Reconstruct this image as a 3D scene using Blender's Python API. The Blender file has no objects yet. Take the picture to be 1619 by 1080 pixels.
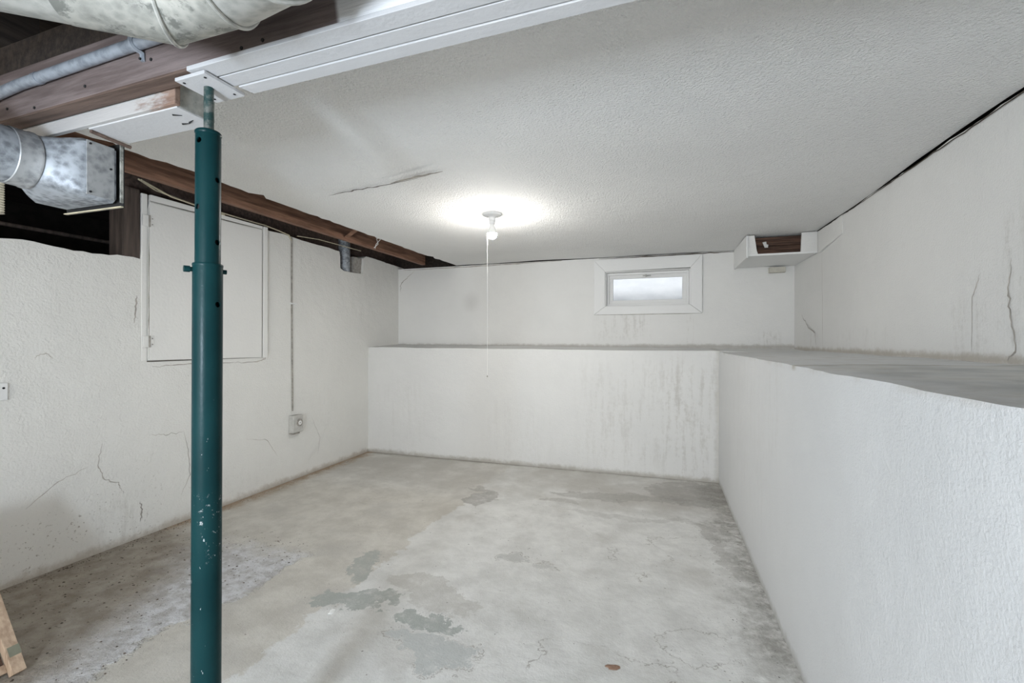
import bpy, bmesh, math, random
from mathutils import Vector, Matrix, noise

# ------------------------------------------------------------------ camera, world, lights, exposure
SC = bpy.context.scene
COL = SC.collection
H = 1.2                                   # camera height; floor at z = 0
cd = bpy.data.cameras.new('camera'); cd.lens = 16.0; cd.sensor_width = 36.0; cd.clip_start = 0.02
cam = bpy.data.objects.new('camera', cd); COL.objects.link(cam)
cam.location = (0, 0, H); cam.rotation_euler = (math.radians(90), 0, math.radians(17.9))
SC.camera = cam

W = bpy.data.worlds.new('world'); SC.world = W; W.use_nodes = True
W.node_tree.nodes['Background'].inputs[0].default_value = (1.0, 0.985, 0.95, 1)
W.node_tree.nodes['Background'].inputs[1].default_value = 4.2

def area(name, loc, target, size, power, color):
    l = bpy.data.lights.new(name, 'AREA'); l.shape = 'RECTANGLE'; l.size, l.size_y = size
    l.energy = power; l.color = color
    o = bpy.data.objects.new(name, l); COL.objects.link(o); o.location = loc
    o.rotation_euler = (Vector(target) - Vector(loc)).to_track_quat('-Z', 'Y').to_euler()
    return o
area('daylight_from_doorway', (-0.76, -0.85, 1.12), (-0.55, 3.0, 1.25), (0.26, 0.32), 38, (0.74, 0.86, 1.0))
BULB = 830.0                              # emission of the lit bulb (built with its lampholder below)

SC.view_settings.view_transform = 'Standard'; SC.view_settings.look = 'None'
SC.view_settings.gamma = 1.0; SC.view_settings.use_curve_mapping = False
SC.view_settings.exposure = 0.17

rnd = random.Random(7)

# ------------------------------------------------------------------ material helpers
class NT:
    def __init__(s, name, rough=0.8, metal=0.0):
        s.m = bpy.data.materials.new(name); s.m.use_nodes = True
        s.t = s.m.node_tree; s.b = s.t.nodes['Principled BSDF']
        s.b.inputs['Roughness'].default_value = rough; s.b.inputs['Metallic'].default_value = metal
        s.co = s.t.nodes.new('ShaderNodeTexCoord').outputs['Object']
    def link(s, a, b): s.t.links.new(a, b)
    def val(s, sock, v):
        if isinstance(v, (int, float)): sock.default_value = v
        elif isinstance(v, (tuple, list)): sock.default_value = (*v, 1) if len(sock.default_value) == 4 and len(v) == 3 else v
        else: s.link(v, sock)
    def math(s, op, a, b=0.0, c=None, clamp=False):
        n = s.t.nodes.new('ShaderNodeMath'); n.operation = op; n.use_clamp = clamp
        s.val(n.inputs[0], a); s.val(n.inputs[1], b)
        if c is not None: s.val(n.inputs[2], c)
        return n.outputs[0]
    def vmath(s, op, a, b):
        n = s.t.nodes.new('ShaderNodeVectorMath'); n.operation = op
        s.val(n.inputs[0], a); s.val(n.inputs[1], b)
        return n.outputs['Value'] if op in ('DISTANCE', 'LENGTH', 'DOT_PRODUCT') else n.outputs[0]
    def noise(s, scale, detail=4, rough=0.55, stretch=(1, 1, 1), off=0.0, out='Fac'):
        v = s.vmath('MULTIPLY', s.co, stretch)
        if off: v = s.vmath('ADD', v, (off, off * 1.7, off * 0.6))
        n = s.t.nodes.new('ShaderNodeTexNoise'); n.inputs['Scale'].default_value = scale
        n.inputs['Detail'].default_value = detail; n.inputs['Roughness'].default_value = rough
        s.link(v, n.inputs['Vector']); return n.outputs[out]
    def voro(s, scale, stretch=(1, 1, 1), feature='F1'):
        v = s.vmath('MULTIPLY', s.co, stretch)
        n = s.t.nodes.new('ShaderNodeTexVoronoi'); n.feature = feature; n.inputs['Scale'].default_value = scale
        s.link(v, n.inputs['Vector']); return n.outputs['Distance']
    def ramp(s, f, a, b):                # smoothstep a..b -> 0..1 (a may exceed b)
        n = s.t.nodes.new('ShaderNodeMapRange'); n.interpolation_type = 'SMOOTHSTEP'; n.clamp = True
        s.val(n.inputs['Value'], f)
        if a <= b: lo, hi, o0, o1 = a, b, 0.0, 1.0
        else: lo, hi, o0, o1 = b, a, 1.0, 0.0
        n.inputs['From Min'].default_value = lo; n.inputs['From Max'].default_value = hi
        n.inputs['To Min'].default_value = o0; n.inputs['To Max'].default_value = o1
        return n.outputs[0]
    def mix(s, f, a, b):
        n = s.t.nodes.new('ShaderNodeMix'); n.data_type = 'RGBA'
        s.val(n.inputs[0], f); s.val(n.inputs[6], a); s.val(n.inputs[7], b)
        return n.outputs[2]
    def xyz(s):
        n = s.t.nodes.new('ShaderNodeSeparateXYZ'); s.link(s.co, n.inputs[0]); return n.outputs
    def mul(s, *a):
        r = a[0]
        for v in a[1:]: r = s.math('MULTIPLY', r, v)
        return r
    def color(s, c): s.val(s.b.inputs['Base Color'], c)
    def bump(s, h, dist, strength=1.0):
        n = s.t.nodes.new('ShaderNodeBump'); n.inputs['Distance'].default_value = dist; n.inputs['Strength'].default_value = strength
        s.link(h, n.inputs['Height'])
        if s.b.inputs['Normal'].is_linked: s.link(s.b.inputs['Normal'].links[0].from_socket, n.inputs['Normal'])
        s.link(n.outputs[0], s.b.inputs['Normal'])

def simple(name, col, rough=0.7, metal=0.0, var=0.15, scale=12.0, stretch=(1, 1, 1), bump=0.0):
    n = NT(name, rough, metal); f = n.noise(scale, 5, 0.6, stretch)
    n.color(n.mix(n.ramp(f, 0.3, 0.7), tuple(c * (1 - var) for c in col), tuple(min(1, c * (1 + var)) for c in col)))
    if bump: n.bump(f, bump)
    return n.m

def wood(name, dark, light, axis, rough=0.75, paint=None):
    st = [9.0, 9.0, 9.0]; st[axis] = 0.6
    n = NT(name, rough); g = n.noise(5.0, 7, 0.65, st); k = n.noise(2.0, 3)
    f = n.math('ADD', n.math('MULTIPLY', g, 0.75), n.math('MULTIPLY', k, 0.25))
    c = n.mix(n.ramp(f, 0.36, 0.64), dark, light)
    if paint: c = paint(n, c)
    n.color(c); n.bump(g, 0.004, 0.6)
    return n.m

WHITE = (0.80, 0.79, 0.76)
def plaster(name, base=WHITE, fine=150.0, fine_d=0.0025, coarse=9.0, coarse_d=0.006, extra=None, dirt=0.25):
    n = NT(name, 0.85)
    tone = n.noise(1.6, 4, 0.6)
    c = n.mix(n.ramp(tone, 0.3, 0.7), tuple(v * 0.955 for v in base), base)
    sp = n.mul(n.ramp(n.noise(38, 4, 0.7, off=3.1), 0.66, 0.74), n.ramp(n.noise(3.3, 3, 0.6, off=8.0), 0.5, 0.68), dirt)
    c = n.mix(sp, c, (0.34, 0.31, 0.27))
    if extra: c = extra(n, c)
    n.color(c)
    n.bump(n.noise(coarse, 5, 0.55), coarse_d); n.bump(n.noise(fine, 3, 0.6, off=5), fine_d)
    return n.m

def streaks(n, c, blobs, col=(0.42, 0.40, 0.36), axis_pair=('X', 'Z'), amt=0.38):
    """vertical run marks inside given (centre, half-size) windows"""
    s = n.xyz(); ax = s[axis_pair[0]]; z = s['Z']
    f = n.noise(7.0, 6, 0.7, (3.2, 3.2, 0.35), off=2.0); g = n.noise(30, 5, 0.7, off=1.3)
    st = n.ramp(n.math('ADD', n.mul(f, 0.65), n.mul(g, 0.35)), 0.47, 0.64)
    for (cx, cz, hx, hz, a) in blobs:
        mx = n.ramp(n.math('ABSOLUTE', n.math('SUBTRACT', ax, cx)), hx, hx * 0.35)
        mz = n.ramp(n.math('ABSOLUTE', n.math('SUBTRACT', z, cz)), hz, hz * 0.5)
        c = n.mix(n.mul(st, mx, mz, a * amt), c, col)
    return c

def edge_dirt(n, c, sock, pos, width, col, amt, sc=14):
    d = n.math('ABSOLUTE', n.math('SUBTRACT', sock, pos))
    d = n.math('ADD', d, n.mul(n.math('SUBTRACT', n.noise(sc, 5, 0.7, off=4.2), 0.5), width * 1.6))
    return n.mix(n.mul(n.ramp(d, width, 0.0), amt), c, col)

# ------------------------------------------------------------------ mesh helpers
def mesh_obj(name, bm, m, parent=None, smooth=False, bevel=0.0):
    me = bpy.data.meshes.new(name); bmesh.ops.recalc_face_normals(bm, faces=bm.faces[:]); bm.to_mesh(me); bm.free()
    o = bpy.data.objects.new(name, me); COL.objects.link(o)
    if m: me.materials.append(m)
    if smooth:
        for p in me.polygons: p.use_smooth = True
        try: me.set_sharp_from_angle(angle=math.radians(40))
        except Exception: pass
    if bevel:
        b = o.modifiers.new('bevel', 'BEVEL'); b.width = bevel; b.segments = 2; b.limit_method = 'ANGLE'
    if parent:
        o.parent = parent; w = Vector(); q = parent
        while q: w += q.location; q = q.parent
        o.location = -w
    return o

def thing(name, label, cat, loc=(0, 0, 0), group=None):
    o = bpy.data.objects.new(name, None); COL.objects.link(o); o.location = loc; o.empty_display_size = 0.05
    tag(o, label, cat, group); return o

def tag(o, label, cat, group=None):
    o['label'] = label; o['category'] = cat
    if group: o['group'] = group
    return o

def struct(o, label=None, cat=None):
    o['kind'] = 'structure'
    if label: o['label'] = label
    if cat: o['category'] = cat
    return o

def add_hex(bm, p):
    """p: 8 points, bottom ring 0-3 then top ring 4-7"""
    v = [bm.verts.new(q) for q in p]
    for f in ((0, 3, 2, 1), (4, 5, 6, 7), (0, 1, 5, 4), (1, 2, 6, 5), (2, 3, 7, 6), (3, 0, 4, 7)):
        bm.faces.new([v[i] for i in f])

def add_box(bm, lo, hi, mat=None):
    (a, b, c), (d, e, f) = lo, hi
    p = [(a, b, c), (d, b, c), (d, e, c), (a, e, c), (a, b, f), (d, b, f), (d, e, f), (a, e, f)]
    if mat: p = [mat @ Vector(q) for q in p]
    add_hex(bm, p)

def box(name, lo, hi, m, parent=None, bevel=0.002, mat=None):
    bm = bmesh.new(); add_box(bm, lo, hi, mat); return mesh_obj(name, bm, m, parent, bevel=bevel)

def frame_on(d):
    d = d.normalized(); u = d.cross(Vector((0, 0, 1)))
    if u.length < 1e-4: u = Vector((1, 0, 0))
    u.normalize(); return u, d.cross(u).normalized()

def add_tube(bm, pts, r, seg=12, caps=True):
    """r: number or list; mitred rings"""
    pts = [Vector(p) for p in pts]; n = len(pts); rings = []
    rs = r if isinstance(r, (list, tuple)) else [r] * n
    u = None
    for i, p in enumerate(pts):
        a = (pts[i] - pts[i - 1]).normalized() if i else (pts[1] - pts[0]).normalized()
        b = (pts[i + 1] - pts[i]).normalized() if i < n - 1 else a
        if u is None: u, w = frame_on(a)
        else:
            u = (u - a * u.dot(a)).normalized(); w = a.cross(u)
        nrm = (a + b).normalized() if (a + b).length > 1e-5 else a
        ring = []
        for k in range(seg):
            t = 2 * math.pi * k / seg
            q = p + (u * math.cos(t) + w * math.sin(t)) * rs[i]
            den = a.dot(nrm)
            q = q + a * ((p - q).dot(nrm) / den if abs(den) > 0.2 else 0)   # slide along the pipe onto the mitre plane
            ring.append(bm.verts.new(q))
        rings.append(ring)
    for i in range(n - 1):
        for k in range(seg):
            bm.faces.new((rings[i][k], rings[i][(k + 1) % seg], rings[i + 1][(k + 1) % seg], rings[i + 1][k]))
    if caps:
        bm.faces.new(rings[0][::-1]); bm.faces.new(rings[-1])

def tube(name, pts, r, m, parent=None, seg=12, caps=True):
    bm = bmesh.new(); add_tube(bm, pts, r, seg, caps); return mesh_obj(name, bm, m, parent, smooth=True)

def lathe(name, prof, c, m, parent=None, seg=32, tilt=(0, 0)):
    """prof: (radius, z); tilt: shift in x,y per unit z"""
    bm = bmesh.new(); rings = []
    for r, z in prof:
        ring = [bm.verts.new((c[0] + tilt[0] * z + r * math.cos(2 * math.pi * k / seg), c[1] + tilt[1] * z + r * math.sin(2 * math.pi * k / seg), c[2] + z)) for k in range(seg)]
        rings.append(ring)
    for a, b in zip(rings, rings[1:]):
        for k in range(seg): bm.faces.new((a[k], a[(k + 1) % seg], b[(k + 1) % seg], b[k]))
    bm.faces.new(rings[0][::-1]); bm.faces.new(rings[-1])
    return mesh_obj(name, bm, m, parent, smooth=True)

def prism(name, poly, axis, t0, t1, m, parent=None, bevel=0.0):
    """poly: 2-D outline; axis 0: (y,z) extruded in x; 1: (x,z) in y; 2: (x,y) in z"""
    def P(a, b, t): return {0: (t, a, b), 1: (a, t, b), 2: (a, b, t)}[axis]
    bm = bmesh.new(); A = [bm.verts.new(P(a, b, t0)) for a, b in poly]; B = [bm.verts.new(P(a, b, t1)) for a, b in poly]
    bm.faces.new(A); bm.faces.new(B[::-1]); n = len(poly)
    for i in range(n): bm.faces.new((A[i], B[i], B[(i + 1) % n], A[(i + 1) % n]))
    return mesh_obj(name, bm, m, parent, bevel=bevel)

def ragged(p0, p1, amp, step=0.05, seed=0.0, amp2=None):
    """points from p0 up to (not including) p1 with an irregular offset on the second coordinate"""
    d = math.dist(p0, p1); n = max(1, int(d / step)); out = []
    for i in range(n):
        t = i / n; s = p0[0] * 9 + p0[1] * 5 + t * d
        o = noise.noise((s * 4.0, seed, 0)) * amp + noise.noise((s * 17.0, seed + 5, 0)) * amp * 0.6
        if i == 0: o = 0
        nx, ny = -(p1[1] - p0[1]) / d, (p1[0] - p0[0]) / d
        out.append((p0[0] + (p1[0] - p0[0]) * t + nx * o, p0[1] + (p1[1] - p0[1]) * t + ny * o))
    return out

def rough_hex(name, p, m, amp=0.006, cell=0.09, seed=0.0, keep=None):
    """eight-cornered solid with a hand-trowelled, uneven surface and soft worn arrises"""
    bm = bmesh.new(); v = [Vector(q) for q in p]; cache = {}
    def V(q):
        k = tuple(round(c, 4) for c in q)
        if k not in cache: cache[k] = bm.verts.new(q)
        return cache[k]
    E = lambda a, b: max(1, int(round((v[b] - v[a]).length / cell)))
    nx, ny, nz = E(0, 1), E(0, 3), E(0, 4)
    def pt(a, b, c):
        i, j, k = a / nx, b / ny, c / nz
        lo = v[0].lerp(v[1], i).lerp(v[3].lerp(v[2], i), j); hi = v[4].lerp(v[5], i).lerp(v[7].lerp(v[6], i), j)
        return lo.lerp(hi, k)
    for (n1, n2, f) in ((nx, ny, lambda a, b: (a, b, 0)), (nx, ny, lambda a, b: (a, b, nz)), (nx, nz, lambda a, b: (a, 0, b)),
                        (nx, nz, lambda a, b: (a, ny, b)), (ny, nz, lambda a, b: (0, a, b)), (ny, nz, lambda a, b: (nx, a, b))):
        for a in range(n1):
            for b in range(n2):
                bm.faces.new([V(pt(*f(a, b))), V(pt(*f(a + 1, b))), V(pt(*f(a + 1, b + 1))), V(pt(*f(a, b + 1)))])
    for q in bm.verts:
        s = q.co * 2.2 + Vector((seed, seed, seed)); w = noise.noise_vector(s) * amp + noise.noise_vector(q.co * 11 + Vector((seed, 0, 0))) * amp * 0.45
        q.co += w
    o = mesh_obj(name, bm, m, None, smooth=True)
    return o

def crack(name, pts, w, m, parent, normal, seed=1.0, lift=0.0012, sub=7, amp=0.012):
    """a jagged hairline: a thin tapered ribbon lying on the surface it has opened in"""
    N = Vector(normal); P = [Vector(p) for p in pts]; line = []
    for a, b in zip(P, P[1:]):
        for i in range(sub): line.append(a.lerp(b, i / sub))
    line.append(P[-1]); bm = bmesh.new(); prev = None; L = len(line)
    for i, p in enumerate(line):
        d = (line[min(i + 1, L - 1)] - line[max(i - 1, 0)]).normalized(); s = N.cross(d).normalized()
        o = noise.noise((i * 0.6, seed, 2.0)) * amp if 0 < i < L - 1 else 0
        ww = w * (0.35 + 0.9 * abs(noise.noise((i * 0.8, seed, 9.0))) + 0.25) * min(1, 0.25 + 3.0 * min(i, L - 1 - i) / L)
        c = p + s * o + N * lift
        cur = (bm.verts.new(c - s * ww / 2), bm.verts.new(c + s * ww / 2))
        if prev: bm.faces.new((prev[0], prev[1], cur[1], cur[0]))
        prev = cur
    o = mesh_obj(name, bm, m, parent)
    return o

# ------------------------------------------------------------------ materials
def left_extra(n, c):
    s = n.xyz()
    c = edge_dirt(n, c, s['Z'], 0.0, 0.06, (0.30, 0.24, 0.17), 0.6)
    pock = n.mul(n.ramp(n.noise(60, 3, 0.7, off=6), 0.60, 0.68), n.ramp(s['Z'], 0.75, 0.1), n.ramp(n.noise(4, 3, off=2), 0.42, 0.6), n.ramp(s['Y'], 3.0, 1.6))
    c = n.mix(n.mul(pock, 0.75), c, (0.25, 0.22, 0.18))
    return streaks(n, c, [(1.83, 0.14, 0.17, 0.18, 1.0), (1.915, 1.39, 0.05, 0.12, 1.3), (2.6, 0.15, 0.5, 0.12, 0.4)], axis_pair=('Y', 'Z'))
def back_extra(n, c):
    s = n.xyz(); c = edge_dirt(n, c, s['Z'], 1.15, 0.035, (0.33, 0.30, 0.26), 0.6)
    c = n.mix(n.mul(n.ramp(n.vmath('DISTANCE', s_vec(n), (-2.06, 4.85, 1.65)), 0.16, 0.0), 0.22), c, (0.30, 0.28, 0.26))
    return streaks(n, c, [(-0.35, 1.35, 0.36, 0.17, 1.0), (0.29, 1.3, 0.05, 0.2, 1.2), (1.0, 1.2, 0.12, 0.12, 1.3)])
def s_vec(n): return n.co
def ledge_extra(n, c):
    s = n.xyz(); c = edge_dirt(n, c, s['Z'], 0.0, 0.055, (0.30, 0.27, 0.22), 0.65)
    c = edge_dirt(n, c, s['X'], 0.484, 0.05, (0.42, 0.40, 0.36), 0.45)
    c = edge_dirt(n, c, s['Y'], 4.85, 0.05, (0.33, 0.30, 0.25), 0.55)
    return streaks(n, c, [(-0.15, 0.55, 0.75, 0.62, 0.75), (0.28, 0.5, 0.3, 0.7, 0.9), (-1.3, 0.3, 0.5, 0.4, 0.35), (-2.6, 0.4, 0.4, 0.5, 0.3)])
def rledge_extra(n, c):
    s = n.xyz(); top = n.ramp(s['Z'], 1.085, 1.105)
    c = edge_dirt(n, c, s['Z'], 0.0, 0.05, (0.30, 0.28, 0.24), 0.5)
    grey = n.mix(n.ramp(n.noise(5, 5, 0.6), 0.35, 0.65), (0.46, 0.47, 0.47), (0.62, 0.62, 0.60))
    near = n.ramp(n.math('ADD', s['Y'], n.mul(n.math('SUBTRACT', n.noise(3, 4, 0.6), 0.5), 0.25)), 2.06, 1.86)
    c = n.mix(n.mul(top, near, n.ramp(s['X'], 0.50, 0.60)), c, grey)
    line = n.ramp(n.math('ABSOLUTE', n.math('SUBTRACT', n.math('ADD', s['Y'], n.mul(n.math('SUBTRACT', n.noise(4, 4), 0.5), 0.22)), 1.98)), 0.035, 0.0)
    c = n.mix(n.mul(line, top, 0.7), c, (0.30, 0.26, 0.20))
    c = n.mix(n.mul(top, n.ramp(n.noise(9, 5, 0.65, off=2), 0.45, 0.7), 0.35), c, (0.45, 0.42, 0.37))
    return streaks(n, c, [(3.0, 0.7, 0.9, 0.6, 0.3), (2.3, 0.9, 0.2, 0.3, 0.4)], axis_pair=('Y', 'Z'))
def right_extra(n, c):
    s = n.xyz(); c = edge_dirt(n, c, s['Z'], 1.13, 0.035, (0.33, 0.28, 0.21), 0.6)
    return streaks(n, c, [(2.33, 1.22, 0.22, 0.2, 0.9), (2.1, 1.4, 0.08, 0.35, 1.1), (4.4, 1.2, 0.2, 0.18, 0.6), (3.4, 1.2, 0.6, 0.12, 0.4)], axis_pair=('Y', 'Z'))

M = {}
M['left'] = plaster('white_painted_masonry', (0.765, 0.755, 0.72), 90, 0.0035, 7, 0.012, left_extra, 0.5)
M['back'] = plaster('white_painted_back_wall', (0.76, 0.755, 0.735), 120, 0.002, 8, 0.007, back_extra)
M['ledge'] = plaster('white_painted_bench', (0.70, 0.697, 0.682), 120, 0.0025, 7, 0.008, ledge_extra)
M['rledge'] = plaster('white_painted_bench_right', (0.655, 0.66, 0.66), 120, 0.0022, 10, 0.005, rledge_extra, 0.15)
M['right'] = plaster('white_painted_right_wall', (0.76, 0.755, 0.735), 110, 0.0025, 6, 0.008, right_extra, 0.2)
M['ceil'] = plaster('stippled_ceiling_plaster', (0.90, 0.895, 0.875), 95, 0.014, 14, 0.006, None, 0.1)
M['paint'] = plaster('white_paint_on_wood', (0.80, 0.80, 0.79), 60, 0.0012, 12, 0.001, None, 0.3)
M['crack'] = simple('dark_gap', (0.10, 0.085, 0.07), 0.95, var=0.3)
M['softcrack_shade'] = simple('faint_gap_and_shade', (0.43, 0.40, 0.36), 0.95, var=0.3)
M['void'] = simple('unlit_void', (0.016, 0.013, 0.011), 1.0, var=0.4)  # near-black colour stands in for missing light in crawlspace and soffit recess
M['joist'] = wood('reddish_joist_wood', (0.125, 0.060, 0.036), (0.29, 0.155, 0.098), 1)
M['jdark'] = wood('shade_dark_wood', (0.018, 0.013, 0.010), (0.05, 0.036, 0.027), 1, 0.9)  # near-black base carries the shade between the joists
M['jdarkx'] = wood('old_dark_wood_across', (0.05, 0.033, 0.026), (0.12, 0.082, 0.065), 0, 0.9)
def beam_paint(n, c):
    s = n.xyz(); e = n.math('ADD', n.math('ADD', s['X'], n.mul(s['Z'], 0.10)), n.mul(n.math('SUBTRACT', n.noise(9, 4), 0.5), 0.03))
    return n.mix(n.ramp(e, -0.425, -0.410), c, (0.80, 0.80, 0.80))
M['beam'] = wood('brown_beam_wood', (0.115, 0.085, 0.078), (0.22, 0.175, 0.165), 0, 0.8, beam_paint)
M['beambot'] = wood('brown_beam_underside', (0.075, 0.047, 0.036), (0.17, 0.115, 0.09), 0, 0.8)
def part_paint(n, c):
    s = n.xyz(); e = n.math('ADD', s['X'], n.mul(n.math('SUBTRACT', n.noise(5, 5, 0.7, (1, 4, 4)), 0.5), 0.45))
    return n.mix(n.ramp(e, -1.185, -1.28), c, (0.48, 0.465, 0.45))
M['ledger'] = wood('half_painted_board', (0.15, 0.085, 0.06), (0.30, 0.20, 0.15), 0, 0.8, part_paint)
M['stud'] = wood('stud_wood', (0.040, 0.029, 0.023), (0.095, 0.070, 0.058), 2, 0.8)
M['pale'] = wood('pale_raw_wood', (0.34, 0.235, 0.16), (0.56, 0.42, 0.30), 2, 0.75)
M['lath'] = wood('aged_lath', (0.045, 0.024, 0.016), (0.17, 0.095, 0.065), 0, 0.9)

def galv(name, a, b, rough, metal, scale=16.0, blotch=None):
    n = NT(name, rough, metal); f = n.noise(scale, 6, 0.75); g = n.voro(55)
    c = n.mix(n.ramp(n.math('ADD', n.mul(f, 0.8), n.mul(g, 0.25)), 0.36, 0.66), a, b)
    if blotch: c = n.mix(n.ramp(n.noise(11, 7, 0.75, off=3), 0.50, 0.58), c, blotch)
    n.color(c); n.val(n.b.inputs['Roughness'], n.math('ADD', n.mul(f, 0.3), rough - 0.12)); n.bump(n.noise(6, 3), 0.006)
    return n.m
M['galv'] = galv('galvanised_sheet', (0.19, 0.205, 0.225), (0.48, 0.515, 0.555), 0.58, 0.5)
M['galvd'] = galv('dull_galvanised_sheet', (0.33, 0.33, 0.305), (0.49, 0.485, 0.45), 0.6, 0.3)
M['galvb'] = galv('blotched_galvanised_sheet', (0.33, 0.33, 0.30), (0.50, 0.495, 0.45), 0.55, 0.35, 14, (0.21, 0.215, 0.195))
M['conduit'] = galv('zinc_conduit', (0.25, 0.275, 0.31), (0.40, 0.435, 0.48), 0.45, 0.35, 30)
M['galvc'] = galv('grey_galvanised_sheet', (0.25, 0.26, 0.27), (0.46, 0.47, 0.475), 0.5, 0.5, 20)
M['trimp'] = plaster('greyed_white_paint', (0.56, 0.555, 0.555), 60, 0.0012, 12, 0.001, None, 0.5)
M['door'] = plaster('white_paint_on_panel', (0.79, 0.78, 0.75), 60, 0.0012, 12, 0.0015, None, 0.3)

def green():
    n = NT('green_enamel', 0.30); n.b.inputs['Specular IOR Level'].default_value = 0.10; f = n.noise(6, 4)
    c = n.mix(n.ramp(f, 0.3, 0.7), (0.0038, 0.026, 0.029), (0.006, 0.035, 0.038))
    chips = n.mul(n.ramp(n.noise(75, 3, 0.7, (1, 1, 0.55)), 0.685, 0.71), n.ramp(n.xyz()['Z'], 1.1, 0.8))
    c = n.mix(n.mul(chips, 0.8), c, (0.42, 0.46, 0.46))
    sc = n.mul(n.ramp(n.noise(75, 4, 0.7, off=9), 0.60, 0.66), n.ramp(n.math('ABSOLUTE', n.math('SUBTRACT', n.xyz()['Z'], 0.76)), 0.10, 0.02), n.ramp(n.xyz()['X'], -1.028, -1.018))
    c = n.mix(n.mul(sc, 0.7), c, (0.45, 0.47, 0.47))
    n.color(c); n.val(n.b.inputs['Roughness'], n.math('ADD', n.mul(n.noise(14, 4), 0.22), 0.22)); n.bump(n.noise(120, 2), 0.0004)
    return n.m
M['green'] = green()
def rodmat():
    n = NT('worn_green_thread', 0.5, 0.35); f = n.noise(25, 6, 0.75)
    n.color(n.mix(n.ramp(f, 0.42, 0.6), (0.022, 0.060, 0.057), (0.17, 0.18, 0.165))); return n.m
M['rod'] = rodmat()
M['hole'] = simple('dark_inside', (0.012, 0.012, 0.012), 0.9)
M['grey'] = simple('grey_paint_metal', (0.50, 0.49, 0.46), 0.5, 0.0, 0.12, 20)
M['greyd'] = simple('scuffed_grey', (0.30, 0.28, 0.25), 0.6, 0.0, 0.3, 40)
M['cable'] = simple('old_cable_sheath', (0.52, 0.47, 0.34), 0.6, var=0.15)
M['whitecable'] = simple('dusty_white_cable', (0.50, 0.50, 0.47), 0.7, var=0.15)
M['porcelain'] = simple('white_porcelain', (0.85, 0.84, 0.82), 0.25, var=0.02)
M['cream'] = simple('cream_plastic', (0.72, 0.68, 0.55), 0.5, var=0.08)
M['block'] = simple('grey_block', (0.36, 0.34, 0.31), 0.95, var=0.25, scale=40, bump=0.004)
M['leaf'] = simple('dry_leaf', (0.26, 0.16, 0.11), 0.8, var=0.3, scale=60)
M['chip'] = simple('white_paint_chip', (0.85, 0.85, 0.83), 0.7)
M['string'] = simple('white_string', (0.82, 0.81, 0.78), 0.8, var=0.05)

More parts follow.
